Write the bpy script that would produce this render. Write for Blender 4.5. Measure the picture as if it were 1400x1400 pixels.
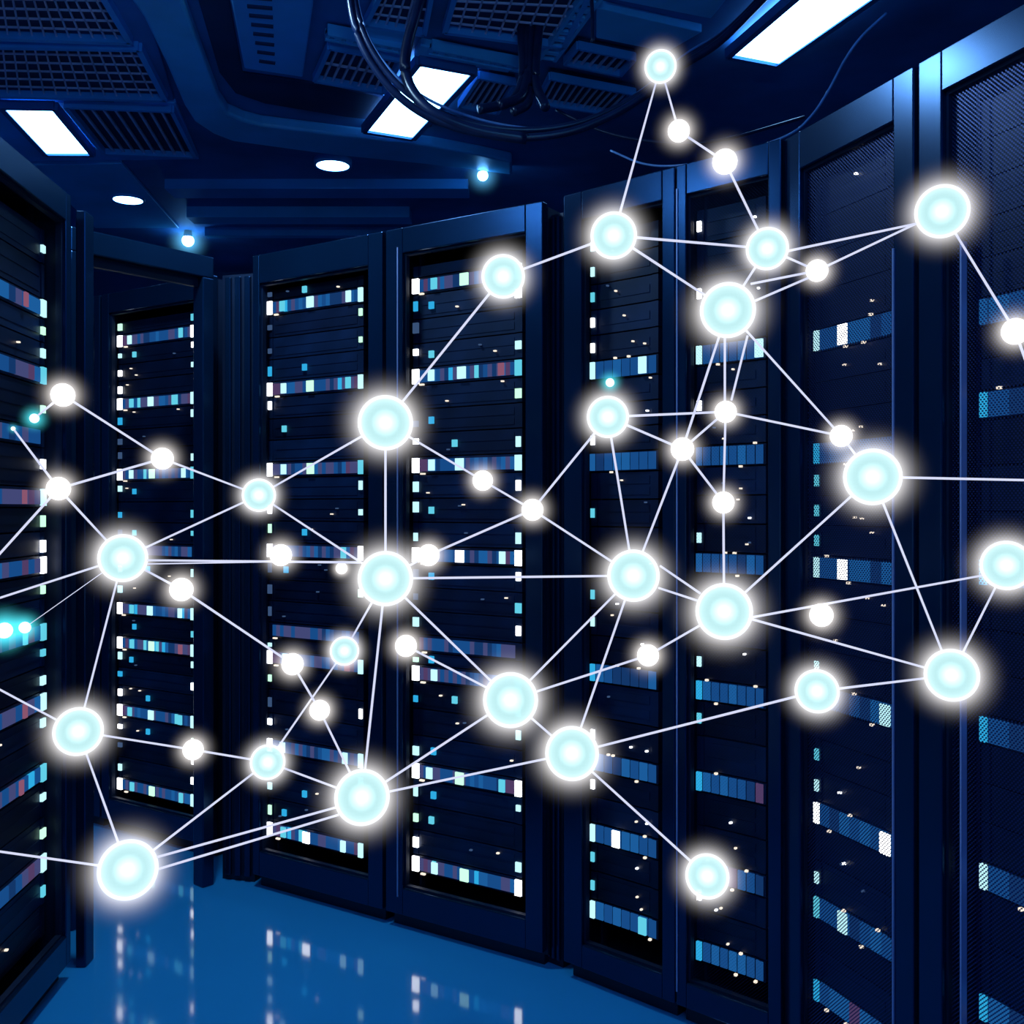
import bpy, math, random
from mathutils import Vector

# ------------------------------------------------------------------ scene, camera, light
for o in list(bpy.data.objects):
    bpy.data.objects.remove(o, do_unlink=True)
scene = bpy.context.scene
COL = scene.collection
random.seed(7)

EYE = 1.32          # camera height
F = 1400.0          # focal length in pixels of the 1400 frame
K = F / 1000.0      # room depth grows with the focal length
HOR = 695.0         # horizon row
CEIL = 3.0

cam_d = bpy.data.cameras.new('camera')
cam = bpy.data.objects.new('camera', cam_d)
COL.objects.link(cam)
cam_d.sensor_width = 36.0
cam_d.sensor_fit = 'HORIZONTAL'
cam_d.lens = 36.0 * F / 1400.0
cam_d.shift_y = -(700.0 - HOR) / 1400.0
cam_d.clip_start = 0.02
cam.location = (0, 0, EYE)
cam.rotation_euler = (math.pi / 2, 0, 0)
scene.camera = cam

scene.view_settings.view_transform = 'Standard'
scene.view_settings.look = 'None'
scene.view_settings.gamma = 1.0
scene.view_settings.exposure = 0.0
scene.view_settings.use_curve_mapping = False
scene.cycles.transparent_max_bounces = 48
scene.cycles.sample_clamp_indirect = 4.0

world = bpy.data.worlds.new('world')
scene.world = world
world.use_nodes = True
world.node_tree.nodes['Background'].inputs[0].default_value = (0.01, 0.05, 0.2, 1)
world.node_tree.nodes['Background'].inputs[1].default_value = 0.05

def area_lamp(name, loc, rot, sx, sy, energy, col):
    d = bpy.data.lights.new(name, 'AREA')
    d.shape = 'RECTANGLE'
    d.size, d.size_y = sx, sy
    d.energy = energy
    d.color = col
    o = bpy.data.objects.new(name, d)
    o.location = loc
    o.rotation_euler = rot
    COL.objects.link(o)
    return o
BLUE = (0.12, 0.48, 1.0)
# lamps added out of frame near ceiling height to brighten the room
area_lamp('added_lamp', (-0.25, -1.2, 2.93), (0, 0, 0), 0.6, 1.2, 13, BLUE)
area_lamp('added_lamp', (0.05, 1.0, 2.93), (0, 0, 0.2), 0.3, 0.6, 9, BLUE)
area_lamp('added_lamp', (-2.25, 1.76, 2.95), (0, 0, 0), 0.3, 0.3, 18, (0.2, 0.55, 1.0))  # added out of view to put a highlight on the center cabinet top
# unseen lamp added in mid-air behind the camera to brighten the ceiling
area_lamp('added_uplight', (0.2, -0.9, 1.9), (math.pi, 0, 0), 0.8, 0.4, 62, BLUE)
area_lamp('added_lamp', (-0.95, 2.9, 2.97), (0, 0, 0), 0.16, 0.16, 24, (0.42, 0.72, 1.0))  # added above the frame for the hot spot on the right cabinet corner
PANEL_EMIT = (2.4, 6.0, 11.0)

# ------------------------------------------------------------------ materials
def new_mat(name):
    m = bpy.data.materials.new(name)
    m.use_nodes = True
    m.node_tree.nodes.clear()
    return m, m.node_tree, m.node_tree.nodes.new('ShaderNodeOutputMaterial')

def paint(name, col, rough=0.4, metal=0.0, var=0.25, scale=6.0, spec=0.5, bump=0.0, coat=0.0):
    m, nt, out = new_mat(name)
    b = nt.nodes.new('ShaderNodeBsdfPrincipled')
    tc = nt.nodes.new('ShaderNodeTexCoord')
    no = nt.nodes.new('ShaderNodeTexNoise')
    no.inputs['Scale'].default_value = scale
    no.inputs['Detail'].default_value = 4
    nt.links.new(tc.outputs['Object'], no.inputs['Vector'])
    rp = nt.nodes.new('ShaderNodeValToRGB')
    c = Vector(col)
    rp.color_ramp.elements[0].position = 0.3
    rp.color_ramp.elements[1].position = 0.7
    rp.color_ramp.elements[0].color = (*(c * (1 - var)), 1)
    rp.color_ramp.elements[1].color = (*(c * (1 + var)), 1)
    nt.links.new(no.outputs['Fac'], rp.inputs['Fac'])
    nt.links.new(rp.outputs['Color'], b.inputs['Base Color'])
    mr = nt.nodes.new('ShaderNodeMapRange')
    mr.inputs['To Min'].default_value = rough * 0.85
    mr.inputs['To Max'].default_value = min(1, rough * 1.15)
    nt.links.new(no.outputs['Fac'], mr.inputs['Value'])
    nt.links.new(mr.outputs['Result'], b.inputs['Roughness'])
    b.inputs['Metallic'].default_value = metal
    b.inputs['Specular IOR Level'].default_value = spec
    b.inputs['Coat Weight'].default_value = coat
    b.inputs['Coat Roughness'].default_value = 0.05
    if bump:
        bp = nt.nodes.new('ShaderNodeBump')
        bp.inputs['Strength'].default_value = bump
        bp.inputs['Distance'].default_value = 0.01
        nt.links.new(no.outputs['Fac'], bp.inputs['Height'])
        nt.links.new(bp.outputs['Normal'], b.inputs['Normal'])
    nt.links.new(b.outputs['BSDF'], out.inputs['Surface'])
    return m

def glow(name, col, strength=1.0, sampled=False):
    m, nt, out = new_mat(name)
    e = nt.nodes.new('ShaderNodeEmission')
    e.inputs['Color'].default_value = (*col, 1)
    e.inputs['Strength'].default_value = strength
    nt.links.new(e.outputs['Emission'], out.inputs['Surface'])
    if not sampled:
        m.cycles.emission_sampling = 'NONE'
    return m

def clear_glow(name, tint, emit, vol=None, vstrength=0.0):
    """clear tinted skin that also gives off light; optionally a glowing gas inside"""
    m, nt, out = new_mat(name)
    t = nt.nodes.new('ShaderNodeBsdfTransparent')
    t.inputs['Color'].default_value = (*tint, 1)
    e = nt.nodes.new('ShaderNodeEmission')
    e.inputs['Color'].default_value = (*emit, 1)
    a = nt.nodes.new('ShaderNodeAddShader')
    nt.links.new(t.outputs[0], a.inputs[0])
    nt.links.new(e.outputs[0], a.inputs[1])
    nt.links.new(a.outputs[0], out.inputs['Surface'])
    if vol:
        v = nt.nodes.new('ShaderNodeEmission')
        v.inputs['Color'].default_value = (*vol, 1)
        v.inputs['Strength'].default_value = vstrength
        nt.links.new(v.outputs[0], out.inputs['Volume'])
    m.cycles.emission_sampling = 'NONE'
    return m

def gas(name, col, strength):
    m, nt, out = new_mat(name)
    v = nt.nodes.new('ShaderNodeEmission')
    v.inputs['Color'].default_value = (*col, 1)
    v.inputs['Strength'].default_value = strength
    nt.links.new(v.outputs[0], out.inputs['Volume'])
    return m

def halo_gas(name, col, strength, power, rmin):
    """glowing haze that thins out from the orb (object space unit sphere)"""
    m, nt, out = new_mat(name)
    N = nt.nodes.new
    tc = N('ShaderNodeTexCoord')
    ln = N('ShaderNodeVectorMath'); ln.operation = 'LENGTH'
    nt.links.new(tc.outputs['Object'], ln.inputs[0])
    mx = N('ShaderNodeMath'); mx.operation = 'MAXIMUM'; mx.inputs[1].default_value = rmin
    nt.links.new(ln.outputs['Value'], mx.inputs[0])
    sb = N('ShaderNodeMath'); sb.operation = 'SUBTRACT'; sb.inputs[0].default_value = 1.0; sb.use_clamp = True
    nt.links.new(mx.outputs[0], sb.inputs[1])
    pw = N('ShaderNodeMath'); pw.operation = 'POWER'; pw.inputs[1].default_value = power
    nt.links.new(sb.outputs[0], pw.inputs[0])
    ml = N('ShaderNodeMath'); ml.operation = 'MULTIPLY'; ml.inputs[1].default_value = strength
    gt = N('ShaderNodeMath'); gt.operation = 'GREATER_THAN'; gt.inputs[1].default_value = rmin
    nt.links.new(ln.outputs['Value'], gt.inputs[0])
    m2 = N('ShaderNodeMath'); m2.operation = 'MULTIPLY'
    nt.links.new(pw.outputs[0], m2.inputs[0]); nt.links.new(gt.outputs[0], m2.inputs[1])
    nt.links.new(m2.outputs[0], ml.inputs[0])
    v = N('ShaderNodeEmission')
    v.inputs['Color'].default_value = (*col, 1)
    nt.links.new(ml.outputs[0], v.inputs['Strength'])
    nt.links.new(v.outputs[0], out.inputs['Volume'])
    m.cycles.volume_step_rate = 0.5
    return m

def perforated(name, col, pitch, hole, rough=0.35):
    """sheet steel with a staggered grid of round holes"""
    m, nt, out = new_mat(name)
    N = nt.nodes.new
    tc = N('ShaderNodeTexCoord')
    sep = N('ShaderNodeSeparateXYZ')
    nt.links.new(tc.outputs['Object'], sep.inputs[0])
    def cell(off):
        outs = []
        for ax in ('X', 'Z'):
            d = N('ShaderNodeMath'); d.operation = 'MULTIPLY_ADD'
            d.inputs[1].default_value = 1.0 / pitch
            d.inputs[2].default_value = off
            nt.links.new(sep.outputs[ax], d.inputs[0])
            f = N('ShaderNodeMath'); f.operation = 'FRACT'
            nt.links.new(d.outputs[0], f.inputs[0])
            s = N('ShaderNodeMath'); s.operation = 'SUBTRACT'; s.inputs[1].default_value = 0.5
            nt.links.new(f.outputs[0], s.inputs[0])
            outs.append(s)
        c = N('ShaderNodeCombineXYZ')
        nt.links.new(outs[0].outputs[0], c.inputs[0])
        nt.links.new(outs[1].outputs[0], c.inputs[1])
        l = N('ShaderNodeVectorMath'); l.operation = 'LENGTH'
        nt.links.new(c.outputs[0], l.inputs[0])
        return l.outputs['Value']
    mn = N('ShaderNodeMath'); mn.operation = 'MINIMUM'
    nt.links.new(cell(0.0), mn.inputs[0])
    nt.links.new(cell(0.5), mn.inputs[1])
    lt = N('ShaderNodeMath'); lt.operation = 'LESS_THAN'; lt.inputs[1].default_value = hole
    nt.links.new(mn.outputs[0], lt.inputs[0])
    b = N('ShaderNodeBsdfPrincipled')
    b.inputs['Base Color'].default_value = (*col, 1)
    b.inputs['Roughness'].default_value = rough
    b.inputs['Metallic'].default_value = 0.6
    t = N('ShaderNodeBsdfTransparent')
    mx = N('ShaderNodeMixShader')
    nt.links.new(lt.outputs[0], mx.inputs[0])
    nt.links.new(b.outputs[0], mx.inputs[1])
    nt.links.new(t.outputs[0], mx.inputs[2])
    nt.links.new(mx.outputs[0], out.inputs['Surface'])
    return m

M = dict(
    floor=paint('floor_vinyl', (0.02, 0.29, 0.64), 0.07, 0, 0.03, 2.0, 0.7),
    wall=paint('wall_paint', (0.02, 0.07, 0.22), 0.7, 0, 0.2, 1.5),
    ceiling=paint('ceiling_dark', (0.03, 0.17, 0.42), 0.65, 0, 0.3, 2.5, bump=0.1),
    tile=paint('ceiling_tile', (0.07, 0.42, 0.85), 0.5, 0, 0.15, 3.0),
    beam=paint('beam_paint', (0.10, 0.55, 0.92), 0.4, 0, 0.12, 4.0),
    grille=paint('grille_steel', (0.85, 0.75, 0.95), 0.4, 0.3, 0.2, 8.0),
    void=paint('plenum_dark', (0.008, 0.035, 0.11), 0.8),
    frame=paint('cabinet_steel', (0.005, 0.036, 0.10), 0.22, 0.7, 0.12, 3.0),
    body=paint('cabinet_body', (0.003, 0.012, 0.04), 0.5, 0.2, 0.3, 4.0),
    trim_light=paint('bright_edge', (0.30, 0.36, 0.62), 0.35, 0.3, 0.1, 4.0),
    server=[paint('server_front_%s' % n, c, 0.45, 0.0, 0.35, 9.0, 0.3) for n, c in
            (('navy', (0.002, 0.011, 0.040)), ('ink', (0.0015, 0.007, 0.028)), ('deep', (0.003, 0.016, 0.055)))],
    cable=paint('cable_rubber', (0.006, 0.016, 0.06), 0.3, 0, 0.2, 20),
    cable_light=paint('cable_grey', (0.10, 0.22, 0.50), 0.3, 0, 0.2, 20),
    mesh=perforated('perforated_steel', (0.03, 0.05, 0.17), 0.0085, 0.35),
    mesh_open=perforated('open_perforated_steel', (0.02, 0.04, 0.13), 0.0085, 0.44),
    diffuser=glow('lamp_diffuser', PANEL_EMIT, 1.0, True),
    bulb=glow('lamp_bulb', (1.6, 4.0, 8.0), 2.0, True),
    link=glow('light_line', (0.70, 0.74, 0.98), 1.0),
)
LED = {n: glow('led_' + n, c, s) for n, c, s in (
    ('white', (1.0, 1.0, 1.0), 3.6), ('warm', (1.0, 0.86, 0.72), 1.1), ('ice', (0.50, 0.88, 0.96), 1.2),
    ('aqua', (0.12, 0.62, 0.80), 1.0), ('cyan', (0.03, 0.45, 0.85), 0.9), ('blue', (0.010, 0.085, 0.30), 0.8),
    ('mid', (0.012, 0.115, 0.36), 0.9), ('navy', (0.008, 0.045, 0.17), 0.8), ('violet', (0.06, 0.07, 0.20), 0.9),
    ('rose', (0.28, 0.10, 0.17), 0.9), ('plum', (0.09, 0.05, 0.14), 0.9), ('mint', (0.55, 1.0, 0.72), 1.2), ('dim', (0.05, 0.10, 0.22), 0.8))}

# ------------------------------------------------------------------ mesh helpers
def box(V, Fc, x0, x1, y0, y1, z0, z1, MI=None, mi=0):
    b = len(V)
    V += [(x0, y0, z0), (x1, y0, z0), (x1, y1, z0), (x0, y1, z0), (x0, y0, z1), (x1, y0, z1), (x1, y1, z1), (x0, y1, z1)]
    Fc += [(b, b + 3, b + 2, b + 1), (b + 4, b + 5, b + 6, b + 7), (b, b + 1, b + 5, b + 4), (b + 1, b + 2, b + 6, b + 5),
           (b + 2, b + 3, b + 7, b + 6), (b + 3, b, b + 4, b + 7)]
    if MI is not None:
        MI += [mi] * 6

def prism(V, Fc, pts, z0, z1):
    """closed slab over a counter-clockwise outline"""
    n = len(pts); b = len(V)
    V += [(p[0], p[1], z0) for p in pts] + [(p[0], p[1], z1) for p in pts]
    Fc.append(tuple(range(b + n - 1, b - 1, -1)))
    Fc.append(tuple(range(b + n, b + 2 * n)))
    for i in range(n):
        j = (i + 1) % n
        Fc.append((b + i, b + j, b + n + j, b + n + i))

def bar(V, Fc, p, q, w, h):
    """square bar from p to q, w wide, h high"""
    p, q = Vector(p), Vector(q)
    d = (q - p).normalized()
    up = Vector((0, 0, 1)) if abs(d.z) < 0.95 else Vector((0, 1, 0))
    s = d.cross(up).normalized() * (w / 2)
    u = s.cross(d).normalized() * (h / 2)
    b = len(V)
    V += [tuple(v) for v in (p - s - u, p + s - u, p + s + u, p - s + u, q - s - u, q + s - u, q + s + u, q - s + u)]
    Fc += [(b, b + 1, b + 2, b + 3), (b + 7, b + 6, b + 5, b + 4), (b, b + 4, b + 5, b + 1), (b + 1, b + 5, b + 6, b + 2),
           (b + 2, b + 6, b + 7, b + 3), (b + 3, b + 7, b + 4, b)]

def tube(V, Fc, pts, r, n=8):
    pts = [Vector(p) for p in pts]
    b0 = len(V)
    for i, p in enumerate(pts):
        d = (pts[min(i + 1, len(pts) - 1)] - pts[max(i - 1, 0)]).normalized()
        up = Vector((0, 0, 1)) if abs(d.z) < 0.95 else Vector((0, 1, 0))
        a = d.cross(up).normalized(); c = a.cross(d).normalized()
        for k in range(n):
            t = 2 * math.pi * k / n
            V.append(tuple(p + a * (r * math.cos(t)) + c * (r * math.sin(t))))
    for i in range(len(pts) - 1):
        for k in range(n):
            j = (k + 1) % n
            a = b0 + i * n
            Fc.append((a + k, a + j, a + n + j, a + n + k))
    Fc.append(tuple(b0 + k for k in range(n - 1, -1, -1)))
    e = b0 + (len(pts) - 1) * n
    Fc.append(tuple(e + k for k in range(n)))

def spline(pts, sub=8):
    P = [Vector(p) for p in pts]
    P = [P[0] * 2 - P[1]] + P + [P[-1] * 2 - P[-2]]
    out = []
    for i in range(1, len(P) - 2):
        a, b, c, d = P[i - 1:i + 3]
        for k in range(sub):
            t = k / sub
            out.append(0.5 * ((2 * b) + (c - a) * t + (2 * a - 5 * b + 4 * c - d) * t * t + (3 * b - a - 3 * c + d) * t ** 3))
    out.append(P[-2])
    return out

def mesh(name, V, Fc, mats, MI=None, smooth=False):
    me = bpy.data.meshes.new(name)
    me.from_pydata(V, [], Fc)
    for m in (mats if isinstance(mats, (list, tuple)) else [mats]):
        me.materials.append(m)
    if MI:
        me.polygons.foreach_set('material_index', MI)
    if smooth:
        me.polygons.foreach_set('use_smooth', [True] * len(me.polygons))
    me.validate(); me.update()
    return me

def obj(name, me, parent=None, loc=(0, 0, 0), rotz=0.0, scale=1.0, bevel=0.0):
    o = bpy.data.objects.new(name, me)
    COL.objects.link(o)
    o.location = loc
    o.rotation_euler = (0, 0, rotz)
    if scale != 1.0:
        o.scale = (scale,) * 3
    if parent is not None:
        o.parent = parent
    if bevel:
        b = o.modifiers.new('edge', 'BEVEL'); b.width = bevel; b.segments = 2; b.limit_method = 'ANGLE'
    return o

def thing(name, label, cat, loc=(0, 0, 0), rotz=0.0, group=None):
    o = bpy.data.objects.new(name, None)
    COL.objects.link(o)
    o.empty_display_size = 0.05
    o.location = loc
    o.rotation_euler = (0, 0, rotz)
    o['label'] = label; o['category'] = cat
    if group: o['group'] = group
    return o

def tag(o, label, cat, group=None):
    o['label'] = label; o['category'] = cat
    if group: o['group'] = group
    return o

def struct(name, me, label, cat, bevel=0.0):
    o = obj(name, me, bevel=bevel)
    o['kind'] = 'structure'; o['label'] = label; o['category'] = cat
    return o

def pt(px, py, Y):
    return Vector(((px - 700) * Y / F, Y, EYE + (HOR - py) * Y / F))

def ptk(px, py, Y):
    return pt(px, py, Y * K)

def at_height(px, py, z):
    Y = (z - EYE) * F / (HOR - py)
    return Vector(((px - 700) * Y / F, Y, z))

# ------------------------------------------------------------------ room shell
def boxmesh(name, b, m):
    V, Fc = [], []
    box(V, Fc, *b)
    return mesh(name, V, Fc, m)
X0, X1, Y0, Y1 = -3.3, 2.8, -2.6, 5.2 * K
struct('floor', boxmesh('floor', (X0, X1, Y0, Y1, -0.1, 0), M['floor']), 'glossy blue floor reflecting the cabinet lights', 'floor')
struct('ceiling', boxmesh('ceiling', (X0, X1, Y0, Y1, CEIL, CEIL + 0.1), M['ceiling']), 'dark blue technical ceiling above the cabinets', 'ceiling')
struct('wall_back', boxmesh('wall_back', (X0, X1, Y1, Y1 + 0.1, 0, CEIL), M['wall']), 'dark blue far wall above the cabinets', 'wall')
struct('wall_left', boxmesh('wall_left', (X0 - 0.1, X0, Y0, Y1, 0, CEIL), M['wall']), 'dark left wall behind the left cabinet', 'wall')
struct('wall_right', boxmesh('wall_right', (X1, X1 + 0.1, Y0, Y1, 0, CEIL), M['wall']), 'dark right wall behind the right cabinets', 'wall')
struct('wall_front', boxmesh('wall_front', (X0, X1, Y0 - 0.1, Y0, 0, CEIL), M['wall']), 'wall behind the viewer', 'wall')

# curved ceiling beam
up_e = [(236, -40), (258, 24), (280, 85), (300, 138), (312, 156), (335, 166), (358, 172), (470, 186), (590, 200), (655, 212), (700, 222)]
lo_e = [(150, -40), (196, 24), (226, 85), (252, 145), (266, 167), (292, 184), (318, 194), (450, 212), (580, 225), (650, 233), (700, 240)]
V, Fc = [], []
zb = CEIL - 0.05
ue = [at_height(*p, zb) for p in up_e]; le = [at_height(*p, zb) for p in lo_e]
for i in range(len(ue)):
    for p in (ue[i], le[i]):
        V.append((p.x, p.y, zb)); V.append((p.x, p.y, CEIL))
for i in range(len(ue) - 1):
    a, b = 4 * i, 4 * i + 4
    Fc += [(a, a + 2, b + 2, b), (a, b, b + 1, a + 1), (a + 2, a + 3, b + 3, b + 2), (a + 1, b + 1, b + 3, a + 3)]
Fc += [(0, 1, 3, 2), (4 * len(ue) - 4, 4 * len(ue) - 2, 4 * len(ue) - 1, 4 * len(ue) - 3)]
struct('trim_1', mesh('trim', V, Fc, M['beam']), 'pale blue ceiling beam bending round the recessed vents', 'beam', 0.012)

# dark cross rails under the far ceiling
for i, (px0, px1, py, w, h) in enumerate(((225, 640, 258, 0.16, 0.05), (255, 560, 297, 0.14, 0.06), (280, 620, 322, 0.06, 0.05))):
    a, b = at_height(px0, py, CEIL - h), at_height(px1, py, CEIL - h)
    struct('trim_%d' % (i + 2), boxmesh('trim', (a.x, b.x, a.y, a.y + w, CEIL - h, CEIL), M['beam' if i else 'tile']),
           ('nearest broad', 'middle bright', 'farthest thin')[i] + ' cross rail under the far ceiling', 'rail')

# ceiling tiles
def tile_quad(name, quad, z, th, m, label, cat='ceiling panel', group=None):
    pts = [at_height(px, py, z) for px, py in quad]
    area = sum(pts[i].x * pts[(i + 1) % len(pts)].y - pts[(i + 1) % len(pts)].x * pts[i].y for i in range(len(pts)))
    if area < 0: pts.reverse()
    V, Fc = [], []
    prism(V, Fc, pts, z, z + th)
    o = obj(name, mesh(name, V, Fc, m), bevel=0.004)
    return tag(o, label, cat, group)
G = 'plain ceiling panels'
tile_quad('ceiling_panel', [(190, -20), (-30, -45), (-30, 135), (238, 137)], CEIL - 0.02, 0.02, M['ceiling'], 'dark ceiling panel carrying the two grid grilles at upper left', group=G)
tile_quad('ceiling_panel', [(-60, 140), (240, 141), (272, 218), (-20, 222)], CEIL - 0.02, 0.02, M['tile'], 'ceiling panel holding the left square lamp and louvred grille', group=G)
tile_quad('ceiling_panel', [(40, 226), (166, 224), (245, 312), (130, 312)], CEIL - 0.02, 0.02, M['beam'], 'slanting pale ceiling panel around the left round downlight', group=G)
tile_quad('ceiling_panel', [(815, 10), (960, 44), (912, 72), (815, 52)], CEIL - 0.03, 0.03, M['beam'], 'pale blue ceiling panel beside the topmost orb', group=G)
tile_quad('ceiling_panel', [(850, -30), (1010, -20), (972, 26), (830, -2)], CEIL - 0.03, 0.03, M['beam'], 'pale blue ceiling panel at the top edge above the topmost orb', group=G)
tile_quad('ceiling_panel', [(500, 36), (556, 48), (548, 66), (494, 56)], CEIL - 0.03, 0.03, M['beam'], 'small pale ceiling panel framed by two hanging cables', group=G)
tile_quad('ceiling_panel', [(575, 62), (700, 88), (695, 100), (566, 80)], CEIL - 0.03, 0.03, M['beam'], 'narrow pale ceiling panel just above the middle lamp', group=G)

tile_quad('recess_shade_sheet', [(262, -30), (308, -30), (332, 100), (414, 112), (500, 128), (600, 152), (590, 174), (470, 160), (362, 142), (322, 128), (300, 100)], CEIL - 0.01, 0.01, M['void'], 'flat dark sheet standing in for recess shade between curved beam and vent housing', 'shade sheet')  # recess darkness painted as a flat sheet under the ceiling
# recessed vent housing with slots
def vent():
    z = CEIL - 0.06
    q = [at_height(*p, z) for p in ((312, -20), (432, -20), (414, 106), (334, 94))]
    t = thing('ceiling_vent', 'slotted vent housing in the recess beside the pale curved beam', 'vent', (q[0].x, q[0].y, z))
    o = Vector((q[0].x, q[0].y, z))
    V, Fc = [], []
    pts = [p - o for p in q]
    prism(V, Fc, list(reversed(pts)) if (pts[1] - pts[0]).cross(pts[2] - pts[1]).z < 0 else pts, 0, 0.06)
    obj('housing', mesh('housing', V, Fc, M['tile']), t, bevel=0.006)
    for k in range(8):
        py = -4 + 12.5 * k
        a = at_height(336 + 0.22 * py, py, z - 0.003) - o
        b = at_height(372 + 0.05 * py, py + 3, z - 0.003) - o
        V, Fc = [], []
        bar(V, Fc, a, b, 0.016, 0.006)
        obj('slot', mesh('slot', V, Fc, M['void']), t)
vent()

# grilles: a frame and a lattice of bars over a dark plenum box
def grille(name, label, quad, nu, nv, bw=0.006, fw=0.022, z=CEIL - 0.035, cat='grille', group='ceiling grilles', fm='grille'):
    q = [at_height(*p, z) for p in quad]
    o = q[0].copy()
    q = [p - o for p in q]
    t = thing(name, label, cat, o, group=group)
    lerp = lambda u, v: (q[0] * (1 - u) + q[1] * u) * (1 - v) + (q[3] * (1 - u) + q[2] * u) * v
    V, Fc = [], []
    for i in range(4):
        bar(V, Fc, q[i], q[(i + 1) % 4], fw, 0.03)
    obj('frame', mesh('frame', V, Fc, M['tile']), t)
    V, Fc = [], []
    for i in range(1, nu):
        bar(V, Fc, lerp(i / nu, 0), lerp(i / nu, 1), bw, bw)
    for j in range(1, nv):
        bar(V, Fc, lerp(0, j / nv), lerp(1, j / nv), bw, bw)
    obj('lattice', mesh('lattice', V, Fc, M[fm]), t)
    V, Fc = [], []
    pts = q if (q[1] - q[0]).cross(q[2] - q[1]).z > 0 else list(reversed(q))
    prism(V, Fc, pts, 0.012, 0.03)
    obj('backing', mesh('backing', V, Fc, M['void']), t)
    return t
grille('ceiling_grille', 'square-mesh grille cut by the top left corner', [(-40, -30), (128, -30), (178, 55), (-40, 47)], 13, 6)
grille('ceiling_grille', 'square-mesh grille just above the left lamp', [(-40, 60), (190, 64), (226, 134), (-40, 127)], 16, 6)
grille('ceiling_grille', 'louvred grille right of the left square lamp', [(90, 143), (235, 149), (267, 212), (142, 207)], 9, 1, 0.010, 0.018)
grille('ceiling_grille', 'small louvred grille left of the middle lamp, under the cables', [(450, 62), (548, 80), (524, 124), (430, 107)], 8, 2, 0.008, 0.016)
grille('ceiling_grille', 'small louvred grille right of the middle lamp', [(655, 103), (704, 112), (680, 152), (628, 143)], 6, 1, 0.008, 0.014)
grille('ceiling_grille', 'mesh grille at top edge between the two hanging cables', [(525, -20), (592, -20), (580, 44), (500, 30)], 6, 4, 0.006, 0.016)
grille('ceiling_grille', 'large mesh grille at top edge right of the cables', [(625, -20), (810, -20), (770, 62), (608, 40)], 9, 6, 0.006, 0.018)
grille('ceiling_grille', 'dark louvred grille left of the topmost orb', [(790, 62), (868, 78), (848, 100), (772, 84)], 7, 1, 0.008, 0.012)
grille('ceiling_grille', 'dark ribbed grille below the wide hanging cable drop', [(752, 104), (868, 126), (838, 154), (735, 138)], 12, 1, 0.007, 0.012)

# perforated cable trays
def tray(label, a, b, width, n, z=CEIL - 0.05):
    A, B = at_height(*a, z), at_height(*b, z)
    d = (B - A); L = d.length
    t = thing('cable_tray', label, 'cable tray', A, math.atan2(d.y, d.x), 'ceiling cable trays')
    V, Fc = [], []
    box(V, Fc, 0, L, -width / 2, -width / 2 + 0.012, 0, 0.04)
    box(V, Fc, 0, L, width / 2 - 0.012, width / 2, 0, 0.04)
    obj('rail', mesh('rail', V, Fc, M['beam']), t)
    V, Fc = [], []
    for k in range(n + 1):
        x = L * k / n
        box(V, Fc, max(0, x - 0.012), min(L, x + 0.012), -width / 2 + 0.012, width / 2 - 0.012, 0.004, 0.016)
    obj('rung', mesh('rung', V, Fc, M['beam']), t)
    V, Fc = [], []
    box(V, Fc, 0, L, -width / 2 + 0.012, width / 2 - 0.012, 0.02, 0.03)
    obj('base', mesh('base', V, Fc, M['void']), t)
tray('perforated tray above the small louvred grille, behind the left cable', (446, 52), (556, 72), 0.05, 7)
tray('perforated tray above and right of the middle lamp', (588, 72), (712, 96), 0.05, 8)
tray('perforated tray running away from the top edge beside the dark cable drop', (812, -4), (748, 84), 0.07, 9)

# ------------------------------------------------------------------ ceiling lamps
def lamp_panel(label, quad):
    z = CEIL - 0.056
    q = [at_height(*p, z) for p in quad]
    o = q[0].copy(); q = [p - o for p in q]
    if (q[1] - q[0]).cross(q[2] - q[1]).z < 0: q.reverse()
    t = thing('ceiling_light', label, 'light', o, group='flat ceiling lamps')
    V, Fc = [], []
    prism(V, Fc, q, 0.0, 0.012)
    obj('diffuser', mesh('diffuser', V, Fc, M['diffuser']), t)
    c = sum(q, Vector()) / 4
    V, Fc = [], []
    w = [c + (p - c) * (1 + 0.022 / max(0.05, (p - c).length) * 1.2) for p in q]
    for i in range(4):
        bar(V, Fc, w[i] + Vector((0, 0, 0.012)), w[(i + 1) % 4] + Vector((0, 0, 0.012)), 0.024, 0.034)
    obj('frame', mesh('frame', V, Fc, M['ceiling']), t)
lamp_panel('bright square ceiling lamp beside the louvred grille, upper left', [(8, 151), (74, 152), (122, 210), (63, 210)])
lamp_panel('bright ceiling lamp crossed by the hanging cables', [(572, 91), (643, 104), (565, 188), (502, 178)])
lamp_panel('long bright ceiling lamp cut by the top edge, above the right cabinets', [(1105, -12), (1208, -12), (1065, 87), (1003, 75)])

def lathe(V, Fc, prof, n=24):
    b = len(V)
    for r, z in prof:
        for k in range(n):
            a = 2 * math.pi * k / n
            V.append((r * math.cos(a), r * math.sin(a), z))
    for i in range(len(prof) - 1):
        for k in range(n):
            j = (k + 1) % n
            Fc.append((b + i * n + k, b + i * n + j, b + (i + 1) * n + j, b + (i + 1) * n + k))
def downlight(label, px, py, r):
    z = CEIL - 0.03
    p = at_height(px, py, z)
    t = thing('downlight', label, 'light', p, group='round downlights')
    V, Fc = [], []
    lathe(V, Fc, [(r, 0.0), (r * 1.14, -0.004), (r * 1.18, 0.03), (r, 0.03), (r, 0.0)])
    obj('rim', mesh('rim', V, Fc, M['tile'], smooth=True), t)
    V, Fc = [], []
    lathe(V, Fc, [(0.0005, 0.001), (r, 0.001), (r, 0.012), (0.0005, 0.012)])
    obj('lens', mesh('lens', V, Fc, M['bulb']), t)
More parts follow.
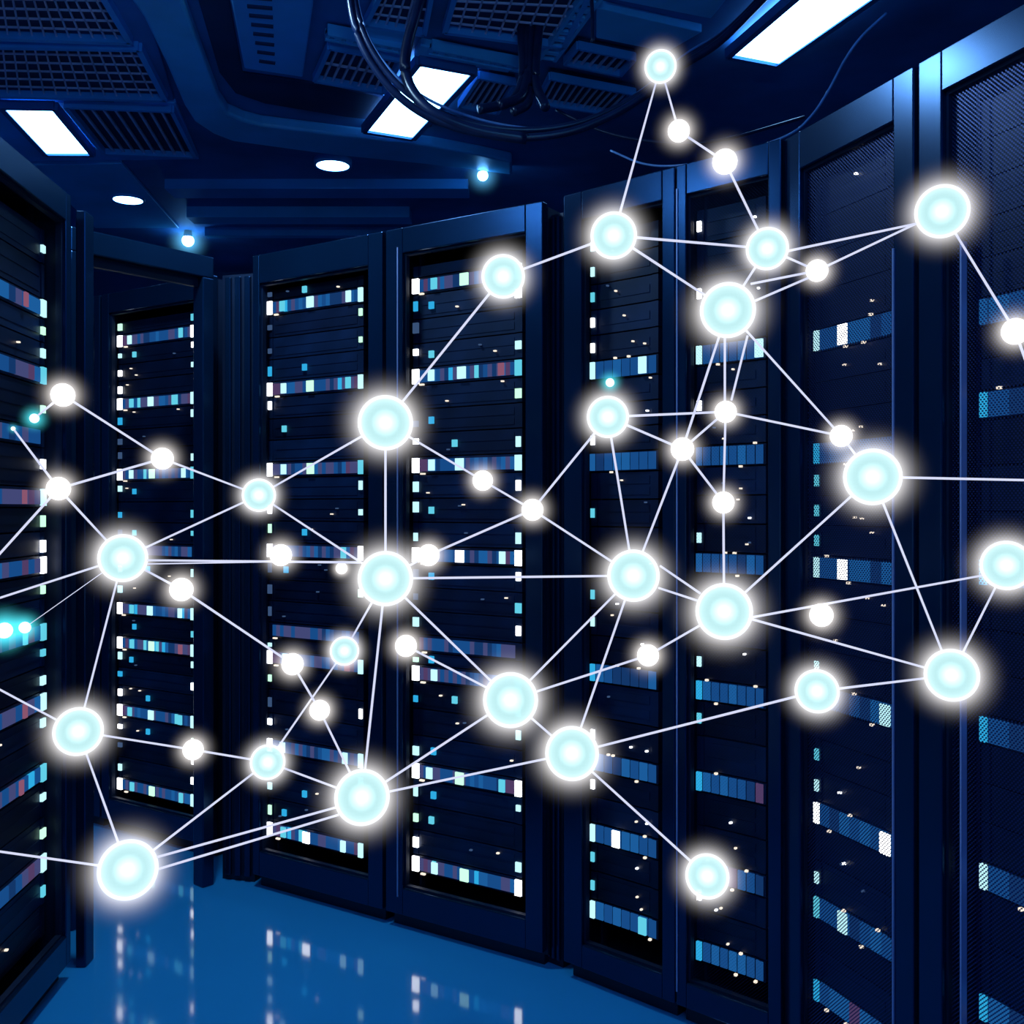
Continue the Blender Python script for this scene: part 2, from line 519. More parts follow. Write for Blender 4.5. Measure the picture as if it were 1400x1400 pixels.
downlight('round downlight on the slanting panel left of the curved beam', 175, 274, 0.076)
downlight('round downlight under the middle of the curved beam', 455, 227, 0.078)

# ------------------------------------------------------------------ sphere data
def uv_sphere(name, mats, segs=32, rings=16, inner=None):
    V, Fc = [], []
    def add(r, flip):
        b = len(V)
        V.append((0, 0, r))
        for i in range(1, rings):
            th = math.pi * i / rings
            for k in range(segs):
                a = 2 * math.pi * k / segs
                V.append((r * math.sin(th) * math.cos(a), r * math.sin(th) * math.sin(a), r * math.cos(th)))
        V.append((0, 0, -r))
        e = len(V) - 1
        for k in range(segs):
            j = (k + 1) % segs
            fs = [(b, b + 1 + k, b + 1 + j), (e, e - segs + j, e - segs + k)]
            for i in range(rings - 2):
                s = b + 1 + i * segs
                fs.append((s + k, s + segs + k, s + segs + j, s + j))
            for f in fs:
                Fc.append(tuple(reversed(f)) if flip else f)
    add(1.0, False)
    if inner: add(inner, True)
    return mesh(name, V, Fc, mats, smooth=True)

# bare spot bulbs high on the far side
SPOT_HALO = halo_gas('spot_halo', (0.12, 0.55, 1.0), 22.0, 3.5, 0.2)
bulb_me = uv_sphere('bulb', glow('spot_bulb', (0.12, 0.45, 1.0), 22.0, True), 20, 10)
spot_halo_me = uv_sphere('halo', SPOT_HALO, 24, 12)
def spot(label, px, py, Y, r):
    p = at_height(px, py, CEIL - 0.06)
    t = thing('spot_bulb', label, 'light', p, group='small bare spot bulbs')
    obj('bulb', bulb_me, t, scale=r)
    V, Fc = [], []
    lathe(V, Fc, [(0.0005, r * 0.6), (r * 0.8, r * 0.6), (r * 0.6, r * 1.8), (r * 0.6, CEIL - p.z), (0.0005, CEIL - p.z)], 12)
    obj('socket', mesh('socket', V, Fc, M['void'], smooth=True), t)
    obj('halo', spot_halo_me, t, scale=r * 4.5)
spot('small bare bulb glinting over the portal header', 257, 329, 0, 0.036)
spot('small bare bulb glinting above the center cabinet', 660, 240, 0, 0.026)

# ------------------------------------------------------------------ cables
def cable(label, pts, r, m='cable', group='hanging ceiling cables'):
    P = spline([ptk(*p) for p in pts], 8)
    V, Fc = [], []
    tube(V, Fc, P, r, 10)
    return tag(obj('hanging_cable', mesh('hanging_cable', V, Fc, M[m], smooth=True)), label, 'cable', group)
main = [(476, -25), (484, 25), (500, 68), (530, 112), (565, 143), (605, 164), (660, 179), (720, 184), (780, 176), (832, 156), (880, 128), (930, 88), (985, 52), (1050, -12)]
cable('thick dark cable looping from top edge under the middle lamp, lowest strand', [(x, y + 4, 2.20) for x, y in main], 0.012)
cable('dark cable strand just above the thick looping cable', [(x + 5, y - 6, 2.25) for x, y in main], 0.010)
cable('thin glossy strand along the upper side of the looping cables', [(x + 9, y - 11 + 4 * math.sin(i), 2.28) for i, (x, y) in enumerate(main)], 0.0045, 'cable_light')
cable('thick dark cable dropping across the middle lamp to join the loop', [(580, -25, 2.25), (568, 20, 2.25), (557, 60, 2.25), (554, 95, 2.24), (566, 128, 2.22), (596, 156, 2.2), (650, 178, 2.2), (720, 190, 2.2)], 0.017)
cable('fine cable sweeping from top right lamp down along the cabinet tops', [(1212, 18, 1.75), (1178, 50, 1.76), (1155, 82, 1.77), (1132, 125, 1.78), (1108, 160, 1.80), (1075, 186, 1.82), (1000, 212, 1.9), (930, 226, 2.0), (880, 224, 2.1), (835, 206, 2.2)], 0.0032, 'cable_light')
cable('thin sagging cable above the narrow cabinets', [(1100, 160, 2.3), (1010, 186, 2.3), (950, 196, 2.3), (880, 192, 2.35), (820, 178, 2.4), (760, 150, 2.45)], 0.005)
cable('thin dark wire hanging straight down left of the topmost orb', [(808, -15, 2.35), (810, 20, 2.35), (810, 58, 2.35)], 0.006)
drop = thing('cable_drop', 'thick dark bundle dropping from the ceiling left of the topmost orb', 'cable bundle', ptk(722, 60, 2.5))
for k, (dx, dy) in enumerate(((-9, 0), (3, 3), (14, -3), (-2, -6))):
    pts = [ptk(722 + dx * 0.9, -20, 2.5), ptk(722 + dx, 40, 2.5), ptk(722 + dx * 0.7, 90, 2.48), ptk(720 + dx, 122 + dy, 2.46), ptk(714 + dx * 2.0, 140 + dy, 2.44), ptk(690 + dx * 4.0, 150 + dy, 2.42)]
    V, Fc = [], []
    tube(V, Fc, [p - ptk(722, 60, 2.5) for p in spline(pts, 8)], 0.016, 10)
    obj('strand', mesh('strand', V, Fc, M['cable'], smooth=True), drop)

# ------------------------------------------------------------------ cabinets
class Plane:
    def __init__(self, p, ang=None, u=None):
        self.p = Vector((p[0], p[1]))
        self.u = Vector(u).normalized() if u else Vector((math.cos(ang), -math.sin(ang)))
        self.v = Vector((-self.u.y, self.u.x))
        self.rot = math.atan2(self.u.y, self.u.x)
    def back(self, d):
        return Plane(self.p + self.v * d, u=self.u)
    def s(self, px):
        k = (px - 700) / F
        return (k * self.p.y - self.p.x) / (self.u.x - k * self.u.y)
    def z(self, px, py):
        Y = self.p.y + self.s(px) * self.u.y
        return EYE + (HOR - py) * Y / F
    def at(self, s, d=0.0, z=0.0):
        q = self.p + self.u * s + self.v * d
        return (q.x, q.y, z)

HC = 2.2
ROW_B = Plane((-0.905, 2.55 * K), math.atan(0.46 * K))
ROW_A = ROW_B.back(0.12)
ROW_C = Plane((0.144, 2.06 * K), math.atan(0.65 * K))
ROW_D = Plane((0.649, 1.745 * K), math.atan(1.95 * K))
uL = Vector((-0.0995, 0.995 * K)).normalized()
ROW_L = Plane(Vector((-1.242, 2.06 * K)) - uL * 1.1, u=uL)

def cabinet(name, label, pl, s0, w0, w1, s1, door=None, strip=None, strip_top=None, zb=0.13, zt=2.12, depth=0.62, group='server cabinets'):
    t = thing('server_cabinet', label, 'cabinet', pl.at(s0), pl.rot, group)
    W = s1 - s0; a = w0 - s0; b = w1 - s0
    V, Fc = [], []
    th = 0.012
    box(V, Fc, 0, th, 0.03, depth, 0.03, HC - 0.01)
    box(V, Fc, W - th, W, 0.03, depth, 0.03, HC - 0.01)
    box(V, Fc, th, W - th, depth - th, depth, 0.03, HC - 0.01)
    box(V, Fc, th, W - th, 0.03, depth - th, HC - 0.03, HC - 0.01)
    box(V, Fc, th, W - th, 0.03, depth - th, 0.03, 0.05)
    obj('body', mesh('body', V, Fc, M['body']), t)
    V, Fc = [], []
    box(V, Fc, 0.012, W - 0.012, 0.03, depth - 0.02, 0, 0.03)
    obj('plinth', mesh('plinth', V, Fc, M['body']), t)
    # door: a welded frame with a stepped inner lip
    V, Fc = [], []
    box(V, Fc, 0.001, a, 0, 0.028, 0.045, HC)
    box(V, Fc, b, W - 0.001, 0, 0.028, 0.045, HC)
    box(V, Fc, a, b, 0, 0.028, zt, HC)
    box(V, Fc, a, b, 0, 0.028, 0.045, zb)
    d = obj('door', mesh('door', V, Fc, M['frame']), t, bevel=0.003)
    V, Fc = [], []
    lp = 0.006
    box(V, Fc, a, a + lp, 0.012, 0.028, zb, zt)
    box(V, Fc, b - lp, b, 0.012, 0.028, zb, zt)
    box(V, Fc, a + lp, b - lp, 0.012, 0.028, zt - lp, zt)
    box(V, Fc, a + lp, b - lp, 0.012, 0.028, zb, zb + lp)
    obj('inner_lip', mesh('inner_lip', V, Fc, M['body']), d)
    # mounting rails just behind the door
    for x in (a + 0.001, b - 0.009):
        V, Fc = [], []
        box(V, Fc, x, x + 0.008, 0.086, 0.105, 0.06, HC - 0.05)
        obj('mounting_rail', mesh('mounting_rail', V, Fc, M['body']), t)
    if door:
        V, Fc = [], []
        box(V, Fc, a + lp, b - lp, 0.019, 0.021, zb + lp, zt - lp)
        p = obj('mesh_panel', mesh('mesh_panel', V, Fc, M[door]), d)
        p['label'] = 'perforated steel mesh panel'
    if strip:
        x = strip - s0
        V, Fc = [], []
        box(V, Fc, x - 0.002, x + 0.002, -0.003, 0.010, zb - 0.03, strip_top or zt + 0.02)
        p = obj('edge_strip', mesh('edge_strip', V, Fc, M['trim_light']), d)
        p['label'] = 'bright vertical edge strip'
    return t

led_cache = {}
def led_mesh(w, h, col):
    k = (round(w, 4), round(h, 4), col)
    if k not in led_cache:
        V, Fc = [], []
        box(V, Fc, -w / 2, w / 2, -0.004, 0.004, -h / 2, h / 2)
        led_cache[k] = mesh('indicator_light', V, Fc, LED[col])
    return led_cache[k]
ORD = ['first', 'second', 'third', 'fourth', 'fifth', 'sixth', 'seventh', 'eighth', 'ninth', 'tenth']
face_cache = {}
def face_mesh(w, h, k):
    key = (round(w, 3), round(h, 3), k)
    if key not in face_cache:
        V, Fc = [], []
        box(V, Fc, 0, w, 0.004, 0.02, 0.002, h - 0.002)
        box(V, Fc, 0, 0.02, 0, 0.004, 0.002, h - 0.002)
        box(V, Fc, w - 0.02, w, 0, 0.004, 0.002, h - 0.002)
        n = max(1, int(h / 0.036))
        for i in range(n):
            z = 0.008 + (h - 0.016) * (i + 0.5) / n
            box(V, Fc, 0.03, w - 0.03, 0.0025, 0.004, z - 0.011, z + 0.011)
        fp = mesh('faceplate', V, Fc, M['server'][k])
        V, Fc = [], []
        box(V, Fc, 0.03, w - 0.03, 0.02, 0.42, 0.003, h - 0.003)
        face_cache[key] = (fp, mesh('chassis', V, Fc, M['body']))
    return face_cache[key]

def server(label, pl, sA, sB, z0, h, group, d):
    t = thing('rack_server', label, 'server', pl.at(sA, 0, z0), pl.rot, group)
    fp, ch = face_mesh(sB - sA, h, random.choice((0, 0, 1, 1, 2)))
    obj('faceplate', fp, t)
    obj('chassis', ch, t)
    return t

def light(t, x, z, w, h, col, y=-0.002):
    obj('indicator_light', led_mesh(w, h, col), t, (x, y, z))

def fill(pl, depth, pxA, pxB, strips, style, where, group, sAB=None, ztop=2.09, zbot=0.14, lw=0.020, lh=0.034, dens=1.0, rng=0):
    """rack servers of one cabinet: a lit strip server at each height, dark servers between"""
    R = random.Random(rng)
    rp = pl.back(depth)
    sA, sB = sAB if sAB else (rp.s(pxA), rp.s(pxB))
    W = sB - sA
    sh = 0.056
    rows = []
    top = ztop
    for i, (zc, kind) in enumerate(strips):
        z1 = zc + sh / 2
        gap = top - z1
        n = int(round(gap / 0.078))
        if gap > 0.03:
            n = max(1, n)
            for k in range(n):
                hh = gap / n
                txt = ('dark server %s from the top in %s' % (ORD[k], where) if i == 0 else
                       'dark server, %s below the %s lit strip of %s' % (ORD[k], ORD[i - 1], where))
                rows.append((top - (k + 1) * hh, hh, None, txt))
        rows.append((zc - sh / 2, sh, kind, 'lit-strip server, %s strip from the top in %s' % (ORD[i], where)))
        top = zc - sh / 2
    gap = top - zbot
    if gap > 0.04:
        n = max(1, int(round(gap / 0.078)))
        for k in range(n):
            rows.append((top - (k + 1) * gap / n, gap / n, None, 'dark server, %s below the lowest lit strip of %s' % (ORD[k], where)))
    for z0, h, kind, txt in rows:
        t = server(txt, rp, sA, sB, z0, h, group, depth)
        if kind is None:
            if style == 'ports':
                if R.random() < 0.85 * dens:
                    light(t, lw / 2, h * R.uniform(0.35, 0.65), lw * R.uniform(0.6, 0.9), min(lh, h * 0.55) * R.uniform(0.5, 1.0), R.choice(('white', 'ice', 'ice', 'cyan', 'dim', 'mint')))
                if R.random() < 0.7 * dens:
                    light(t, W - lw / 2, h * R.uniform(0.35, 0.65), lw * R.uniform(0.6, 0.9), min(lh, h * 0.55) * R.uniform(0.5, 1.0), R.choice(('ice', 'aqua', 'ice', 'white', 'mint')))
                if R.random() < 0.35:
                    light(t, W * R.choice((0.18, 0.2, 0.22, 0.4)), h * 0.5, 0.017, 0.022, R.choice(('cyan', 'cyan', 'aqua')))
                for _ in range(R.choice((0, 0, 1, 1, 2))):
                    light(t, W * R.uniform(0.1, 0.92), h * R.uniform(0.2, 0.9), 0.008, 0.004, R.choice(('warm', 'warm', 'dim')))
            else:
                if R.random() < 0.55 * dens:
                    light(t, 0.008, h * 0.5, 0.011, 0.026, R.choice(('ice', 'white', 'ice', 'aqua')))
                for _ in range(R.choice((0, 1, 1, 2))):
                    light(t, W * R.uniform(0.25, 0.92), h * R.uniform(0.15, 0.9), 0.005, 0.004, R.choice(('warm', 'warm', 'white', 'dim')))
            continue
        # lit strip
        V, Fc, MI = [], [], []
        names = ['navy', 'blue', 'mid', 'violet', 'plum', 'cyan', 'aqua']
        if style == 'ports':
            n = 22
            x0, x1 = lw + 0.002, W - lw - 0.002
            for k in range(n):
                c = R.choice((0, 1, 1, 1, 2, 3, 3, 3))
                if kind == 'bright' and R.random() < 0.12: c = R.choice((5, 6, 2))
                if k < 2: c = R.choice((3, 4, 3, 1))
                if k > n - 4 and R.random() < 0.35: c = R.choice((4, 3, 2))
                w = (x1 - x0) / n
                box(V, Fc, x0 + k * w + 0.0004, x0 + (k + 1) * w - 0.0004, -0.002, 0.003, h * 0.16, h * 0.84, MI, c)
        else:
            n = 7
            x0, x1 = 0.016, W - 0.004
            for k in range(n):
                c = R.choice((1, 1, 2, 1, 0, 2)) if kind != 'dim' else R.choice((0, 0, 1))
                if R.random() < 0.03: c = 4
                w = (x1 - x0) / n
                box(V, Fc, x0 + k * w + 0.0026, x0 + (k + 1) * w - 0.0026, -0.002, 0.003, h * 0.08, h * 0.92, MI, c)
        o = obj('port_strip', mesh('port_strip', V, Fc, [LED[q] for q in names], MI), t)
        o['label'] = 'row of lit blue ports'
        if style == 'ports':
            if kind != 'dim':
                light(t, lw / 2, h / 2, lw, h * 0.82, 'white', -0.003)
                light(t, W - lw / 2, h / 2, lw * 0.9, h * 0.82, R.choice(('ice', 'white', 'ice', 'aqua')), -0.003)
                light(t, W * R.uniform(0.16, 0.22), h / 2, 0.022, h * 0.62, R.choice(('ice', 'aqua', 'aqua')), -0.004)
                if R.random() < 0.7:
                    light(t, W * R.uniform(0.42, 0.5), h / 2, 0.030, h * 0.66, R.choice(('white', 'ice', 'mint')), -0.004)
                if R.random() < 0.7:
                    light(t, W * R.uniform(0.80, 0.86), h / 2, 0.02, h * 0.66, R.choice(('ice', 'rose', 'aqua')), -0.004)
            light(t, W * R.uniform(0.08, 0.12), h * 0.02, 0.016, 0.005, 'warm', -0.004)
        else:
            if kind == 'bright':
                light(t, 0.008, h / 2, 0.014, h * 0.84, R.choice(('ice', 'white', 'aqua')), -0.003)
                k = R.choice((2, 5, 6))
                w = (x1 - x0) / n
                light(t, x0 + (k + 0.5) * w, h / 2, w * 0.8, h * 0.8, R.choice(('ice', 'aqua', 'white')), -0.004)
            else:
                light(t, 0.008, h / 2, 0.014, h * 0.84, R.choice(('mid', 'cyan')), -0.003)
            for _ in range(R.choice((1, 2, 2, 3))):
                light(t, W * R.uniform(0.1, 0.95), h * R.choice((-0.02, 1.0)), 0.007, 0.005, 'warm', -0.004)

B_ROWS = [(2.025, 'bright'), (1.738, 'bright'), (1.456, 'bright'), (1.172, 'plain'), (0.892, 'dim'), (0.797, 'bright'), (0.487, 'plain'), (0.192, 'bright')]
A_ROWS = [(2.01, 'bright'), (1.75, 'bright'), (1.459, 'bright'), (1.15, 'dim'), (0.908, 'bright'), (0.766, 'bright'), (0.488, 'bright'), (0.183, 'bright')]
def cab(pl, px, label, **k):
    return cabinet('server_cabinet', label, pl, *[pl.s(x) for x in px], **k)
cab(ROW_B, (345, 354, 503, 523), 'open dark cabinet of glowing servers left of center, behind the portal post', zt=2.10)
fill(ROW_B, 0.06, 367, 497, B_ROWS, 'ports', 'the left-center cabinet', 'servers in the left-center cabinet', rng=11)
cab(ROW_B, (527, 550, 718, 742), 'wide open cabinet of glowing servers at center, with light steel top corner', strip=ROW_B.s(544))
fill(ROW_B, 0.06, 565, 714, B_ROWS, 'ports', 'the center cabinet', 'servers in the center cabinet', lw=0.024, rng=23)
cab(ROW_A, (138, 148, 272, 290), 'farther cabinet of glowing servers seen through the portal at left', zt=2.12)
fill(ROW_A, 0.05, 162, 268, A_ROWS, 'ports', 'the cabinet inside the portal', 'servers in the cabinet inside the portal', lw=0.026, rng=5)
cab(ROW_A, (10, 30, 128, 136), 'dark cabinet edge glimpsed between left cabinet post and portal', zt=2.12)
fill(ROW_A, 0.05, 32, 126.5, A_ROWS, 'ports', 'the glimpsed post-side cabinet', 'servers in the glimpsed cabinet', lw=0.022, dens=0.6, rng=8)
C1R = [(1.706, 'bright'), (1.449, 'plain'), (0.86, 'plain'), (0.61, 'plain'), (0.41, 'bright'), (0.195, 'bright')]
cab(ROW_C, (770, 795, 905, 923), 'narrow open cabinet just right of center with sparse blue bays', zb=0.11)
fill(ROW_C, 0.05, 808, 900, C1R, 'bays', 'the narrow cabinet right of center', 'servers in the narrow cabinet right of center', rng=31)
C2R = [(1.715, 'bright'), (1.454, 'plain'), (1.18, 'plain'), (0.852, 'plain'), (0.617, 'plain'), (0.39, 'plain'), (0.18, 'plain')]
cab(ROW_C, (924, 938, 1050, 1068), 'narrow cabinet with bright left edge strip and fine mesh front', door='mesh_open', strip=ROW_C.s(926), zb=0.11)
fill(ROW_C, 0.05, 953, 1047, C2R, 'bays', 'the narrow bright-edged cabinet', 'servers in the narrow bright-edged cabinet', rng=41)
DR = [(1.713, 'bright'), (1.448, 'plain'), (1.182, 'bright'), (0.88, 'bright'), (0.606, 'bright'), (0.385, 'bright'), (0.19, 'plain')]
cab(ROW_D, (1072, 1093, 1221, 1249), 'mesh-door cabinet left of the bright steel corner at right', door='mesh', strip=ROW_D.s(1222), strip_top=1.85, zt=2.11, zb=0.1)
fill(ROW_D, 0.05, 1115, 1222, DR, 'bays', 'the mesh-door cabinet at right', 'servers in the mesh-door cabinet at right', rng=53)
ER = [(1.69, 'plain'), (1.515, 'plain'), (1.2, 'dim'), (0.904, 'plain'), (0.627, 'bright'), (0.38, 'plain'), (0.18, 'plain')]
sE = ROW_D.s(1255)
cabinet('server_cabinet', 'mesh-door cabinet cut by the right edge, with shining top left corner', ROW_D, sE, ROW_D.s(1287), sE + 0.50, sE + 0.55, door='mesh', strip=ROW_D.s(1315), strip_top=1.82, zt=2.12, zb=0.1)
sEb = ROW_D.back(0.05).s(1342)
fill(ROW_D, 0.05, 0, 0, ER, 'bays', 'the right edge cabinet', 'servers in the right edge cabinet', sAB=(sEb, sE + 0.48), rng=61, dens=0.12)
LR = [(1.87, 'bright'), (1.685, 'bright'), (1.515, 'dim'), (1.35, 'plain'), (1.164, 'plain'), (0.98, 'bright'), (0.788, 'plain'), (0.593, 'bright'), (0.345, 'plain')]
cabinet('server_cabinet', 'tall dark cabinet of servers cut by the left edge', ROW_L, 0, 0.06, 1.065, 1.1)
fill(ROW_L, 0.055, 0, 0, LR, 'ports', 'the left edge cabinet', 'servers in the left edge cabinet', sAB=(0.08, 1.052), lw=0.03, rng=71)

# posts, portal and filler panels between the cabinets
V, Fc = [], []
CP = 2.10 * K
a = pt(103, 700, CP); b = pt(117, 700, CP)
box(V, Fc, a.x, b.x, CP, CP + 0.06, 0.0, 2.175)
tag(obj('corner_post', mesh('corner_post', V, Fc, M['frame']), bevel=0.004), 'slim dark corner post right of the left edge cabinet', 'post')

PA, PB = Vector((-1.375, 2.28 * K)), Vector((-1.045, 2.565 * K))
pd = (PB - PA); PW = pd.length
portal = thing('portal_frame', 'dark steel portal with sloping header between left post and left-center cabinet', 'frame', (PA.x, PA.y, 0), math.atan2(pd.y, pd.x))
V, Fc = [], []
box(V, Fc, 0, PW, 0, 0.06, 2.125, HC)
obj('header', mesh('header', V, Fc, M['frame']), portal, bevel=0.004)
for x0, x1 in ((0, 0.03), (PW - 0.045, PW)):
    V, Fc = [], []
    box(V, Fc, x0, x1, 0, 0.06, 0, 2.125)
    obj('post', mesh('post', V, Fc, M['frame']), portal, bevel=0.004)
V, Fc = [], []
box(V, Fc, 0.03, PW - 0.045, 0.03, 0.05, 2.095, 2.125)
obj('inner_rail', mesh('inner_rail', V, Fc, M['body']), portal)

def filler(label, p, q, d, top):
    p, q = Vector(p), Vector(q)
    dd = q - p
    t = thing('filler_panel', label, 'panel', (p.x, p.y, 0), math.atan2(dd.y, dd.x))
    L = dd.length
    V, Fc = [], []
    box(V, Fc, 0, L, 0.012, d, 0, top)
    obj('sheet', mesh('sheet', V, Fc, M['body']), t)
    V, Fc = [], []
    for k in range(3):
        x = L * (0.12 + 0.3 * k)
        box(V, Fc, x, x + L * 0.18, 0, 0.012, 0.02, top - 0.01)
    obj('ribs', mesh('ribs', V, Fc, M['frame']), t, bevel=0.003)
filler('ribbed dark filler panel between the portal post and left-center cabinet', (-1.035, 2.60 * K), (-0.912, 2.575 * K), 0.06, 2.15)
filler('narrow dark filler column between the center cabinet and its right neighbour', (0.094, 2.125 * K), (0.139, 2.095 * K), 0.06, 2.17)

# ------------------------------------------------------------------ light network
RB, RM, RS = 0.038, 0.028, 0.0155
KB, KS = 2.4, 3.2
sphere = {}
def orb_set(tagname, R, gcol, core_gain):
    return dict(
        shell=uv_sphere('shell', clear_glow('orb_shell_' + tagname, (0.96, 0.99, 1.0), (0.02, 0.03, 0.03), (1.0, 1.0, 1.0), 1.5 / R), 40, 20, 0.885),
        globe=uv_sphere('globe', clear_glow('orb_globe_' + tagname, (0.25, 0.28, 0.28), gcol), 40, 20),
        core=uv_sphere('core', glow('orb_core_' + tagname, (1, 1, 1), 2.6), 24, 12),
        core_glow=uv_sphere('core_glow', halo_gas('orb_core_glow_' + tagname, (1.0, 1.0, 1.0), core_gain / R, 1.0, 0.0), 24, 12),
        halo=uv_sphere('halo', halo_gas('orb_halo_' + tagname, (1.0, 0.97, 0.97), 7.3 / R, 5.0, 1 / KB), 32, 16))
BIG = orb_set('large', RB, (0.13, 0.36, 0.37), 5.5)
MED = orb_set('medium', RM, (0.14, 0.37, 0.38), 5.5)
SMALL = dict(globe=uv_sphere('globe', glow('orb_small', (1.0, 1.0, 1.0), 1.3), 24, 12),
             halo=uv_sphere('halo', halo_gas('orb_halo_small', (1.0, 0.94, 0.90), 2.3 / RS, 5.0, 1 / KS), 24, 12))
SPARK = dict(globe=uv_sphere('globe', glow('spark', (0.75, 1.0, 1.0), 1.4), 16, 8),
             halo=uv_sphere('halo', halo_gas('spark_halo', (0.06, 0.55, 0.62), 110.0, 3.0, 0.22), 16, 8))

# key: (px, py, radius px, size, where)
NODES = {
 1: (1288, 289, 36, 'B', 'upper far right'), 2: (995, 424, 38, 'B', 'upper right-center'), 3: (527, 578, 38, 'B', 'upper left-center'),
 4: (1193, 652, 39, 'B', 'middle right'), 5: (168, 763, 33, 'B', 'middle left'), 6: (527, 791, 38, 'B', 'middle left-center'),
 7: (866, 787, 36, 'B', 'middle center'), 8: (990, 836, 39, 'B', 'middle right-center'), 9: (698, 957, 38, 'B', 'lower center'),
 10: (782, 1030, 37, 'B', 'lower right-center'), 11: (495, 1090, 38, 'B', 'lower left-center'), 12: (175, 1189, 40, 'B', 'lowest left'),
 13: (1301, 923, 36, 'B', 'lower right'), 14: (1376, 773, 34, 'B', 'right edge'), 15: (107, 1000, 33, 'B', 'lower left'),
 16: (903, 91, 22, 'M', 'topmost'), 17: (839, 322, 32, 'M', 'upper center'), 18: (1049, 340, 29, 'M', 'upper right'),
 19: (688, 378, 30, 'M', 'upper left-center'), 20: (831, 570, 29, 'M', 'middle center'), 21: (354, 677, 23, 'M', 'middle left'),
 22: (1117, 945, 30, 'M', 'lower right'), 23: (967, 1198, 30, 'M', 'lowest right'), 24: (366, 1042, 24, 'M', 'lower left'),
 25: (471, 890, 20, 'M', 'pale left-center'),
 26: (928, 179, 15, 'S', 'highest'), 27: (991, 221, 17, 'S', 'second highest'), 28: (1117, 370, 15, 'S', 'upper right'),
 29: (1388, 453, 18, 'S', 'right edge'), 30: (86, 540, 16, 'S', 'upper left'), 31: (222, 627, 15, 'S', 'portal'),
 32: (80, 668, 16, 'S', 'left post'), 33: (660, 657, 14, 'S', 'center cabinet'), 34: (728, 697, 15, 'S', 'middle junction'),
 35: (992, 563, 15, 'S', 'upper bright-edge'), 36: (933, 614, 16, 'S', 'edge strip'), 37: (989, 687, 15, 'S', 'lower bright-edge'),
 38: (1150, 596, 15, 'S', 'middle right'), 39: (384, 759, 15, 'S', 'left-center'), 40: (467, 777, 8, 'S', 'tiniest'),
 41: (586, 759, 15, 'S', 'center'), 42: (248, 806, 16, 'S', 'middle left'), 43: (400, 908, 15, 'S', 'lower left-center'),
 44: (437, 971, 14, 'S', 'lower crossing'), 45: (264, 1025, 14, 'S', 'lowest left'), 46: (555, 883, 15, 'S', 'lower center'),
 47: (886, 896, 15, 'S', 'lower right-center'), 48: (1123, 841, 16, 'S', 'lower right'),
}
NOTE = {
 1: 'before the right edge cabinet door', 2: 'above the pair of lines to the small orbs', 3: 'between the left-center and center cabinets',
 4: 'in front of the mesh-door cabinet', 5: 'before the cabinet inside the portal', 6: 'hub of many lines between the cabinets',
 7: 'before the narrow cabinet right of center', 8: 'before the narrow bright-edged cabinet', 9: 'before the lower right of the center cabinet',
 10: 'before the gap right of the center cabinet', 11: 'before the lower left-center cabinet', 12: 'just above the floor reflections',
 13: 'between the two mesh-door cabinets', 14: 'half out of frame', 15: 'left of the portal',
 16: 'up against the ceiling grilles', 17: 'over the top of the narrow cabinets', 18: 'left of the mesh-door cabinet', 19: 'over the top of the center cabinet',
 20: 'under a teal spark', 21: 'over the edge of the left-center cabinet', 22: 'over the lower mesh-door cabinet', 23: 'alone on one line',
 24: 'before the left-center cabinet', 25: 'below the left-center hub',
}
def zdist(n):
    px, py, r, k, w = NODES[n]
    return {'B': RB, 'M': RM, 'S': RS}[k] * F / r
POS, RAD, SHORT = {}, {}, {}
for n, (px, py, r, k, w) in NODES.items():
    Y = zdist(n)
    POS[n] = pt(px, py, Y)
    kind = {'B': 'big', 'M': 'medium', 'S': 'small'}[k]
    SHORT[n] = '%s %s orb' % (kind, w)
    lab = {'B': 'big glowing cyan orb', 'M': 'medium glowing cyan orb', 'S': 'small glowing white orb'}[k]
    if k == 'S':
        label = '%s, %s of the small ones' % (lab, w) if n in (26, 27, 40) else '%s at %s of the network' % (lab, w)
        t = thing('light_orb', label, 'light orb', POS[n], group='small white network orbs')
        RAD[n] = RS
        obj('globe', SMALL['globe'], t, scale=RS)
        h = obj('halo', SMALL['halo'], t, scale=RS * KS)
        h['label'] = 'soft white glow'
        continue
    S, R = (BIG, RB) if k == 'B' else (MED, RM)
    t = thing('light_orb', '%s at %s, %s' % (lab, w, NOTE[n]), 'light orb', POS[n], group='%s cyan network orbs' % kind)
    RAD[n] = R
    obj('shell', S['shell'], t, scale=R)['label'] = 'bright white rim'
    obj('globe', S['globe'], t, scale=R * 0.88)['label'] = 'pale cyan globe'
    obj('core', S['core'], t, scale=R * 0.2)['label'] = 'white hot core'
    obj('core_glow', S['core_glow'], t, scale=R * 0.56)
    obj('halo', S['halo'], t, scale=R * KB)['label'] = 'soft white glow'

SPARKS = {'a': (47, 572, 6.5, 1.25, 'left edge, joined to the small upper left orb', 'upper left spark'),
          'b': (6, 862, 11, 1.25, 'left edge, half way up, the larger of the pair', 'large left edge spark'),
          'c': (34, 858, 8, 1.25, 'left edge, half way up, the smaller of the pair', 'paired small left spark'),
          'd': (834, 523, 6.0, 1.3, 'narrow cabinet, just above a medium orb', 'teal spark'),
          'e': (18, 586, 3, 1.2, 'left edge, at the end of a short line', 'faintest left edge spark')}
for n, (px, py, r, Y, w, s) in SPARKS.items():
    Y *= K
    p = pt(px, py, Y)
    t = thing('light_spark', 'tiny teal glowing spark at the ' + w, 'light spark', p, group='teal network sparks')
    R = r * Y / F
    obj('globe', SPARK['globe'], t, scale=R)
    obj('halo', SPARK['halo'], t, scale=R * 4.0)
    POS[n], RAD[n], SHORT[n] = p, R, s

